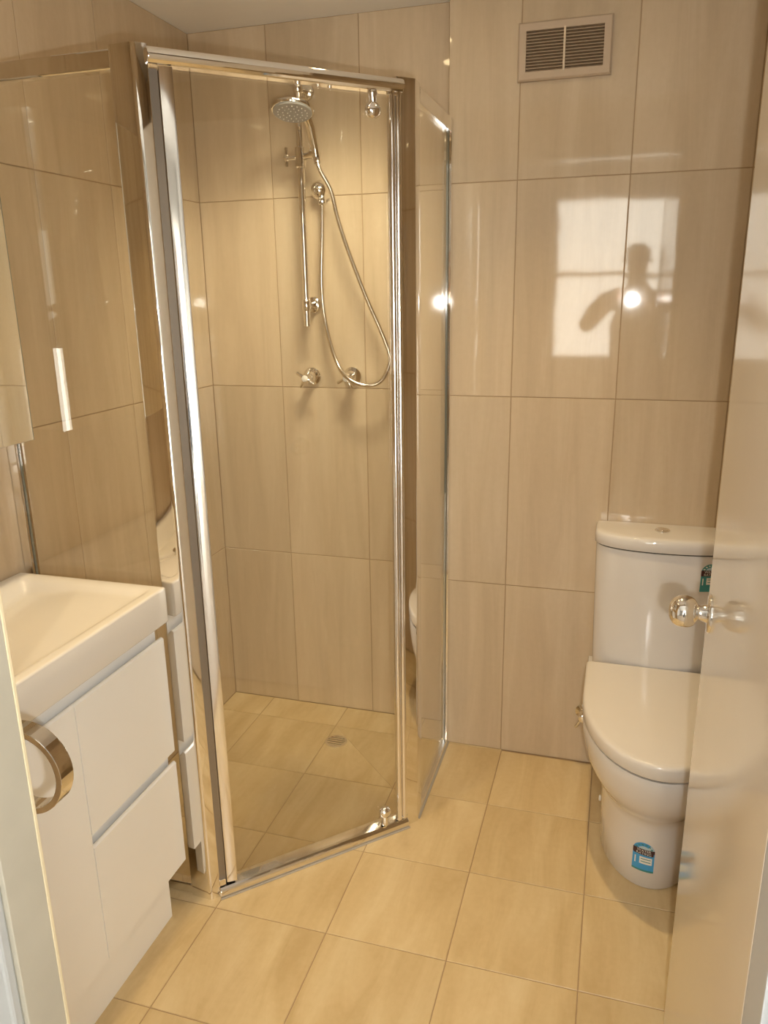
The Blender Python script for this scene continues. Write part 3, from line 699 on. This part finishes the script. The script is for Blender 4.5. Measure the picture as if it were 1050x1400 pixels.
J = {'pel': ((PX, PY, .95), (.15, .10)), 'wst': ((PX, PY, 1.10), (.135, .09)), 'chs': ((PX, PY, 1.28), (.155, .10)), 'nkb': ((PX, PY, 1.45), (.085, .065)),
     'nk': ((PX-.005, PY+.02, 1.53), .055), 'jaw': ((PX-.01, PY+.05, 1.60), (.058, .068)), 'hd': ((PX-.01, PY+.045, 1.685), (.074, .092)), 'top': ((PX-.01, PY+.035, 1.765), (.055, .07))}
Bn = [('pel','wst'), ('wst','chs'), ('chs','nkb'), ('nkb','nk'), ('nk','jaw'), ('jaw','hd'), ('hd','top')]
for sd, hand, el in (('l', hl, Vector((1.15, -2.83, 1.27))), ('r', hr, Vector((1.70, -2.80, 1.24)))):
    sg = -1 if sd == 'l' else 1
    sh = Vector((PX+sg*.185, PY, 1.42)); wr_ = hand + (el-hand).normalized()*.075
    J[sd+'sh'] = (sh, .055); J[sd+'ua'] = (sh.lerp(el, .5), .047); J[sd+'el'] = (el, .040); J[sd+'fa'] = (el.lerp(wr_, .4), .038); J[sd+'wr'] = (wr_, .026); J[sd+'pm'] = (hand, (.030, .018))
    Bn += [('nkb', sd+'sh'), (sd+'sh', sd+'ua'), (sd+'ua', sd+'el'), (sd+'el', sd+'fa'), (sd+'fa', sd+'wr'), (sd+'wr', sd+'pm')]
    hp_ = Vector((PX+sg*.095, PY, .90)); kn_ = Vector((PX+sg*.105, PY+.02, .50)); an_ = Vector((PX+sg*.11, PY-.02, .09))
    J[sd+'hp'] = (hp_, .085); J[sd+'th'] = (hp_.lerp(kn_, .5), .078); J[sd+'kn'] = (kn_, .057); J[sd+'cf'] = (kn_.lerp(an_, .35), .056); J[sd+'an'] = (an_, .036); J[sd+'ft'] = ((PX+sg*.12, PY+.12, .035), (.040, .030)); 
    Bn += [('pel', sd+'hp'), (sd+'hp', sd+'th'), (sd+'th', sd+'kn'), (sd+'kn', sd+'cf'), (sd+'cf', sd+'an'), (sd+'an', sd+'ft')]
body = skin_mesh('body', J, Bn, 'skin', pe)
sub = lambda ks, d: {k: (J[k][0], tuple(x+d for x in J[k][1]) if isinstance(J[k][1], tuple) else J[k][1]+d) for k in ks}
sk = ['wst','pel','chs','nkb','lsh','lua','lel','rsh','rua','rel']
skin_mesh('shirt', sub(sk, .014), [b for b in Bn if b[0] in sk and b[1] in sk], 'shirt', pe)
tk = ['pel','lhp','lth','lkn','lcf','lan','rhp','rth','rkn','rcf','ran']
skin_mesh('trousers', sub(tk, .016), [b for b in Bn if b[0] in tk and b[1] in tk], 'trousers', pe)
hc_ = Vector((PX-.01, PY+.03, 1.71))
skin_mesh('hair', {'a': (hc_+Vector((0, .012, .045)), (.076, .09)), 'b': (hc_+Vector((0, -.045, -.01)), (.078, .06)), 'c': (hc_+Vector((0, -.05, -.08)), (.062, .035))}, [('a','b'), ('b','c')], 'hair', pe)
for sg in (-1, 1):
    MB().lathe((PX-.01+sg*.030, PY+.120, 1.672), (0, 1, 0), [(0, .0), (.002, .009), (.008, .013), (.014, .010), (.017, 0)], 14).build('eye', 'eye', pe, smooth=True)
    skin_mesh('ear', {'a': ((PX-.01+sg*.080, PY+.035, 1.685), (.008, .016)), 'b': ((PX-.01+sg*.078, PY+.037, 1.650), (.007, .011))}, [('a','b')], 'skin', pe, 1)
skin_mesh('nose', {'a': ((PX-.01, PY+.135, 1.672), (.008, .008)), 'b': ((PX-.01, PY+.150, 1.640), (.013, .012))}, [('a','b')], 'skin', pe)
skin_mesh('mouth', {'a': ((PX-.032, PY+.122, 1.605), .006), 'b': ((PX-.01, PY+.130, 1.606), .008), 'c': ((PX+.012, PY+.122, 1.605), .006)}, [('a','b'), ('b','c')], 'skin', pe)
# five fingers on each hand, curled on the camera's sides
for hand, sg in ((hl, 1), (hr, -1)):
    for f_, (dz, ln) in enumerate(((.026, .066), (.009, .074), (-.009, .070), (-.026, .056))):
        b0 = hand + Vector((sg*.002, .012, dz)); b1 = b0 + Vector((sg*.004, ln*.38, .002)); b2 = b1 + Vector((sg*.014, ln*.22, 0)); b3 = b2 + Vector((sg*.016, ln*.06, 0))
        skin_mesh('finger', {'a': (b0, .009), 'b': (b1, .0088), 'c': (b2, .008), 'd': (b3, .0065)}, [('a','b'), ('b','c'), ('c','d')], 'skin', pe, 1)
    t0 = hand + Vector((sg*.006, -.014, -.020)); 
    skin_mesh('thumb', {'a': (t0, .011), 'b': (t0+Vector((sg*.022, -.006, .014)), .0105), 'c': (t0+Vector((sg*.044, -.004, .018)), .008)}, [('a','b'), ('b','c')], 'skin', pe, 1)
cm = thing('compact_camera', 'small black compact camera held up in two hands behind the doorway', 'camera', (1.382, -2.50, 1.44))
MB().box((1.336, -2.512, 1.438), (1.428, -2.482, 1.500)).build('camera_case', 'camera_body', cm, bevel=.005, seg=3)
MB().lathe((1.366, -2.4825, 1.478), (0, 1, 0), [(0, .018), (.006, .018), (.009, .015), (.010, .011)], 24).build('lens_ring', 'chrome', cm, smooth=True)
